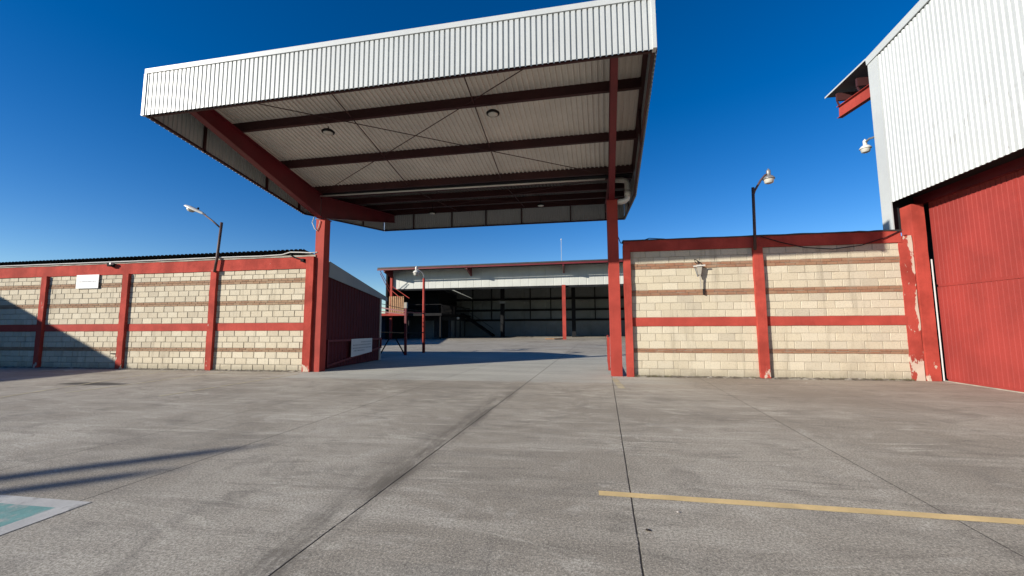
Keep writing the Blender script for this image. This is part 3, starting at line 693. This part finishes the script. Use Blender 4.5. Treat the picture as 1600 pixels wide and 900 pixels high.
for x in (-22.4, -12.9, -2.55, 7.5):
    zt = 7.75 + .006 * (x + 23)
    mb = MB(); mb.hexa([(x - .08, 28.95, zt - .22), (x + .08, 28.95, zt - .22), (x + .08, 31, zt - .75), (x - .08, 31, zt - .75)], [(x - .08, 28.95, zt + .1), (x + .08, 28.95, zt + .1), (x + .08, 31, zt + .2), (x - .08, 31, zt + .2)]); mb.build('bracket', M['steel_maroon'], hg)
for x, m_ in ((-22.4, 'steel_red'), (-2.6, 'steel_red'), (7.5, 'steel_red')):
    w_ = .19 if x > -20 else .13
    MB().box(x - w_, x + w_, 30.7, 30.98, 0, 5.85 if x > -20 else 7.3).build('column', M[m_], hg)
for x in (-11.1, -1.7, 8): MB().box(x - .25, x + .25, 40.0, 40.4, 0, 8.2).build('column', M['hall_dark'], hg)
MB().sheet((-24, 44, 0), (HX1, 44, 0), (-24, 44, 8.6), (HX1, 44, 8.6), 3.1, .03, (0, -1, 0), .96, .01).build('back_wall', M['hall'], hg)
for z in (2.15, 3.55, 5.1, 6.9): MB().box(-24, HX1, 43.75, 43.93, z, z + .28).build('girt', M['hall_dark'], hg)
for x in (-16.2, -13.4, -7.8, -4.9, 1.2, 4.3): MB().box(x - .06, x + .06, 43.82, 43.96, 2.2, 8).build('stud', M['hall_dark'], hg)
MB().box(HX0, HX0 + .2, 31, 46, 0, 8.3).build('side_wall', M['hall_dark'], hg)
MB().box(HX1 - .2, HX1, 31, 46, 0, 8.3).build('side_wall', M['hall_dark'], hg)
for x, z in ((-11.1, 4.45), (-15.2, 4.3), (-8.4, 4.5), (-.2, 4.6)):
    MB().box(x - .45, x + .45, 39.9 if x == -11.1 else 43.7, 39.98 if x == -11.1 else 43.74, z, z + .35).build('notice_plate', M['grey_metal'], hg)
tag(MB().box(-14, HX1, 40.8, 43.8, .001, .012).build('floor_slab', M['concrete']), kind='structure')
# stair inside the hangar
st = thing('staircase', (-14.5, 42, 0), 'dark steel staircase rising to the mezzanine inside the hangar', 'staircase')
mb = MB(); mb.bar((-12.6, 41.2, .1), (-17.2, 41.2, 3.2), .08, .28); mb.bar((-12.6, 42.2, .1), (-17.2, 42.2, 3.2), .08, .28)
mb.build('stringer', M['hall_dark'], st)
mb = MB()
for k in range(14): mb.box(-12.75 - k * .32, -12.45 - k * .32, 41.2, 42.2, .2 + k * .215, .24 + k * .215)
mb.build('treads', M['hall_dark'], st)
mb = MB(); mb.bar((-12.6, 41.2, 1.1), (-17.2, 41.2, 4.2), .05, .05); mb.build('handrail', M['hall_dark'], st)
# office block with mezzanine on the left of the hangar
of = thing('office_block', (-19, 34, 0), 'dark two level office block under the left end of the hangar', 'building')
MB().box(-24.5, -17.2, 36.5, 43.5, 0, 2.73).build('ground_floor_wall', M['blue_grey'], of)
MB().box(-24.6, -16.4, 31.165, 43.5, 2.74, 2.96).build('deck', M['black'], of)
MB().box(-20.39, -16.4, 31.06, 31.15, 2.68, 2.97).build('deck_beam', M['black'], of)
MB().box(-24.6, -20.4, 30.2, 31.155, 2.70, 2.98).build('deck_fascia', M['steel_red'], of)
for x in (-24.3, -20.4, -16.6): MB().box(x - .06, x + .06, 31.2, 31.32, 0, 2.73).build('prop', M['black'], of)
for x0, x1, m_ in ((-20.6, -19.3, 'hall'), (-18.2, -17.4, 'black')): MB().box(x0, x1, 36.44, 36.49, .02, 2.2).build('door', M[m_], of)
for y0 in (37, 39.2, 41.4): MB().box(-17.19, -17.13, y0, y0 + 1.2, .02, 2.2).build('door', M['hall'], of)
mb = MB()
for k in range(30): mb.bar((-16.5, 31.3 + k * .4, 2.95), (-16.5, 31.3 + k * .4, 3.95), .04, .04)
mb.bar((-16.5, 31.2, 3.98), (-16.5, 43.4, 3.98), .06, .06); mb.bar((-20.7, 31.25, 3.98), (-16.5, 31.25, 3.98), .06, .06)
mb.build('railing', M['black'], of)
MB().box(-24, -18.5, 36, 43.4, 2.97, 6.0).build('upper_wall', M['hall_dark'], of)
MB().lathe((-16.3, 37, 2.5), [(.05, -.18), (.2, -.1), (.2, .1), (.05, .18)], 14).build('globe_lamp', M['glass'], of, True)
# side wing with a deck, along the left of the yard
wg = thing('side_wing', (-20, 24, 0), 'low dark flat roofed wing along the left side of the yard', 'building')
mb = MB(); mb.hexa([(-40, 12.5, 0), (-22.2, 12.5, 0), (-27.6, 31.5, 0), (-40, 31.5, 0)], [(-40, 12.5, 3.8), (-22.2, 12.5, 3.8), (-27.6, 31.5, 3.8), (-40, 31.5, 3.8)]); mb.build('wall', M['blue_grey'], wg)
mb = MB(); mb.hexa([(-40, 12.4, 3.81), (-22.0, 12.4, 3.81), (-27.4, 31.6, 3.81), (-40, 31.6, 3.81)], [(-40, 12.4, 4.0), (-22.0, 12.4, 4.0), (-27.4, 31.6, 4.0), (-40, 31.6, 4.0)]); mb.build('roof', M['dark_roof'], wg)
t = thing('slatted_screen', (-21.5, 30.4, 2.98), 'screen of upright timber slats standing on the red deck beam', 'screen')
for k in range(8): MB().box(-22.44 + k * .232, -22.29 + k * .232, 30.37, 30.43, 2.985, 4.92).build('slat', M['wood'], t)
mb = MB()
for z in (3.2, 4.0, 4.7): mb.box(-22.5, -20.6, 30.435, 30.48, z, z + .08)
mb.build('cross_rail', M['black'], t)
MB().box(-34, -23.3, 32.5, 36, 0, 3.0).build('end_wall', M['blue_grey'], wg)
# guy wires at the hangar corner, aerial
mb = MB()
for a, b in (((-22.9, 29, 7.7), (-22.4, 30.5, 5.8)), ((-22.9, 29, 7.4), (-22.4, 30.5, 5.3)), ((-22.2, 30.5, 6.1), (-19.6, 29.5, 4.6)), ((-22.2, 30.5, 5.6), (-20.6, 29.5, 4.6))): mb.tube([a, b], .035, 6)
mb.build('stay_rod', M['steel_red'], hg)
t = thing('aerial', (-2.85, 33, 8.4), 'thin whip aerial standing on the hangar roof', 'antenna')
MB().tube([(-2.87, 33, 8.2), (-2.86, 33, 11.2)], .025, 6).build('mast', M['grey_metal'], t)
MB().lathe((-2.86, 33, 11.2), [(.03, 0), (.06, .08), (.03, .2)], 8).build('tip', M['pvc'], t)
# planks left on the hangar floor
for k, (x, y, r, lab) in enumerate(((-3.9, 31.6, .2, 'pale timber plank lying flat at the hangar edge'), (-3.1, 31.2, .9, 'darker tilted plank lying next to the hangar column'))):
    mb = MB(); d = V((math.cos(r), math.sin(r), 0)) * .8
    mb.bar(V((x, y, .06)) - d, V((x, y, .06)) + d, .2, .1)
    tag(mb.build('plank', M['wood'] if k == 0 else M['black']), lab, 'plank')

# ---------------------------------------------------------------- dirt and weeds along the wall feet
M['soil'] = surf('dry_soil', (.17, .145, .11), .95, .4, 6, bump=.6, peel=(.40, .37, .31), peel_at=(.5, .62))
M['weed'] = surf('dry_weed', (.16, .15, .06), .9, .4, 6, bump=0)
def dirt(x0, x1, w):
    mb = MB(); n = int((x1 - x0) / .06); vs = []
    for i in range(n + 1):
        x = x0 + (x1 - x0) * i / n; d = w * (.35 + random.random() * .5 + .5 * abs(math.sin(x * 2.7)) * random.random())
        vs += [(x, .02, .03 + random.uniform(0, .02)), (x, -.02 - d * .4, .014 + random.uniform(0, .012)), (x, -.02 - d, .003)]
    mb.add(vs, [f for i in range(n) for f in ((3 * i, 3 * i + 1, 3 * i + 4, 3 * i + 3), (3 * i + 1, 3 * i + 2, 3 * i + 5, 3 * i + 4))])
    o = mb.build('soil', M['soil']); tag(o, kind='stuff')
dirt(-30, -10.0, .12); dirt(.5, 7.5, .13)
mb = MB()
for _ in range(420):
    x = random.choice((random.uniform(.5, 1.5), random.uniform(.5, 7.5), random.uniform(6.6, 7.6), random.uniform(-17, -10)))
    p = V((x, random.uniform(-.10, -.0), .01)); h = random.uniform(.02, .09); a = random.uniform(0, 6.28)
    d = V((math.cos(a), math.sin(a), 0)); q = V((-d.y, d.x, 0)) * .005
    mb.add([p - q, p + q, p + d * h * .5 + V((0, 0, h))], [(0, 1, 2)])
tag(mb.build('weeds', M['weed']), kind='stuff')

# ---------------------------------------------------------------- small litter on the paving
def litter(name, x, y, r, m_, lab, cat, group=None):
    mb = MB(); n = 7; vs = [(x, y, .004 + r * .35)]
    for k in range(n):
        a = 2 * math.pi * k / n; q = r * random.uniform(.6, 1.2); vs.append((x + q * math.cos(a), y + q * .8 * math.sin(a), .003 + random.uniform(0, r * .3)))
    mb.add(vs, [(0, 1 + k, 1 + (k + 1) % n) for k in range(n)] + [tuple(range(n, 0, -1))])
    tag(mb.build(name, M[m_]), lab, cat, group)
litter('dead_leaf', -.62, -9.05, .022, 'dry_leaf', 'dark dead leaf right of the joint in front of the yellow line', 'leaf')
litter('paint_chip', -.33, -8.72, .018, 'chip', 'pale chip just in front of the yellow line', 'chip')
litter('paint_chip', -4.2, -6.6, .016, 'chip', 'tiny white chip on the paving left of the middle joint', 'chip')
for k in range(12):
    litter('paint_chip', random.uniform(3.2, 7.8), random.uniform(-2.4, -.5), random.uniform(.015, .03), 'chip', 'pale paint chip scattered on the dark paving before the right wall', 'chip', 'paint chips before the right wall')

# ---------------------------------------------------------------- outside the frame: what throws the shadows at the left
nb = thing('neighbour_building', (-38, -24, 0), 'plain plastered building across the yard whose eave shades the left wall', 'building')
MB().box(-46, -31.6, -46, -3.6, 0, 5.7).build('wall', M['plaster'], nb)
mb = MB(); mb.hexa([(-46.4, -46.4, 5.71), (-31.35, -46.4, 5.71), (-31.35, -3.2, 5.71), (-46.4, -3.2, 5.71)], [(-46.4, -46.4, 6.0), (-31.35, -46.4, 6.0), (-31.35, -3.2, 6.0), (-46.4, -3.2, 6.0)]); mb.build('roof', M['dark_roof'], nb)

def cypress(x, y, h, rmax, lab):
    t = thing('cypress_tree', (x, y, 0), lab, 'tree', 'cypress trees beyond the left of the yard')
    MB().tube([(x, y, 0), (x + .05, y, h * .5), (x, y, h * .95)], [.16, .09, .02]).build('trunk', M['bark'], t)
    mb = MB()
    for _ in range(2600):
        u = random.random() ** .8; z = .8 + (h - .8) * u
        r = rmax * (math.sin(math.pi * min(1, .12 + .88 * (1 - u))) ** .5 if u < .4 else (1 - u) ** .7 * 1.1) * random.uniform(.5, 1)
        a = random.uniform(0, 6.283); p = V((x + r * math.cos(a), y + r * math.sin(a), z))
        d1 = V((random.uniform(-1, 1), random.uniform(-1, 1), random.uniform(-.3, 1.4))).normalized() * .16; d2 = d1.cross(V((random.uniform(-1, 1), random.uniform(-1, 1), .2))).normalized() * .06
        mb.add([p - d2, p + d2, p + d1], [(0, 1, 2)])
    mb.build('crown', M['leaf'], t)

# ---------------------------------------------------------------- light, sky, camera
AZ = math.radians(52); EL = math.radians(18.5)
sd = V((-math.sin(AZ) * math.cos(EL), -math.cos(AZ) * math.cos(EL), math.sin(EL)))      # towards the sun
def behind(tip, h): k = h / math.tan(EL); return tip[0] - math.sin(AZ) * k, tip[1] - math.cos(AZ) * k
x, y = behind((-5.40, -7.82), 9.0); cypress(x, y, 9.0, .26, 'slim cypress tree, the taller of two beyond the yard')
x, y = behind((-5.60, -8.66), 7.6); cypress(x, y, 7.6, .22, 'slim cypress tree, the shorter of two beyond the yard')
sun = bpy.data.lights.new('sun', 'SUN'); sun.energy = 4.8; sun.angle = math.radians(.53); sun.color = (1, .94, .84)
so = bpy.data.objects.new('sun', sun); C.objects.link(so); so.rotation_euler = sd.to_track_quat('Z', 'Y').to_euler()
w = bpy.data.worlds.new('World'); bpy.context.scene.world = w; w.use_nodes = True
n, l = w.node_tree.nodes, w.node_tree.links
sk = n.new('ShaderNodeTexSky'); sk.sky_type = 'NISHITA'; sk.sun_disc = False
sk.sun_elevation = EL; sk.sun_rotation = math.atan2(sd.x, sd.y); sk.altitude = 1800; sk.air_density = 1.0; sk.dust_density = .25; sk.ozone_density = 1.6
hs = n.new('ShaderNodeHueSaturation'); hs.inputs['Saturation'].default_value = 1.47; hs.inputs['Value'].default_value = 1.0; hs.inputs['Hue'].default_value = .512
l.new(sk.outputs[0], hs.inputs['Color'])
bg = n['Background']; l.new(hs.outputs[0], bg.inputs[0]); bg.inputs[1].default_value = .085

cam = bpy.data.cameras.new('camera'); co = bpy.data.objects.new('camera', cam); C.objects.link(co)
rt = V((0.9863679, 0.1644582, -0.0056431)); up = V((0.0210311, -0.0919776, 0.9955389)); bk = V((0.1632055, -0.9820864, -0.0941824))
R = Matrix((rt, up, bk)).transposed()
co.matrix_world = Matrix.Translation((-1.086, -12.238, 1.5)) @ R.to_4x4()
cam.sensor_width = 36; cam.lens = 622.34 / 1600 * 36; cam.clip_end = 2000; cam.clip_start = .05
S = bpy.context.scene; S.camera = co
S.view_settings.view_transform = 'Standard'; S.view_settings.look = 'None'; S.view_settings.exposure = .7; S.view_settings.gamma = 1
S.view_settings.use_curve_mapping = False
for o in bpy.data.objects:
    if '_w' in o: del o['_w']
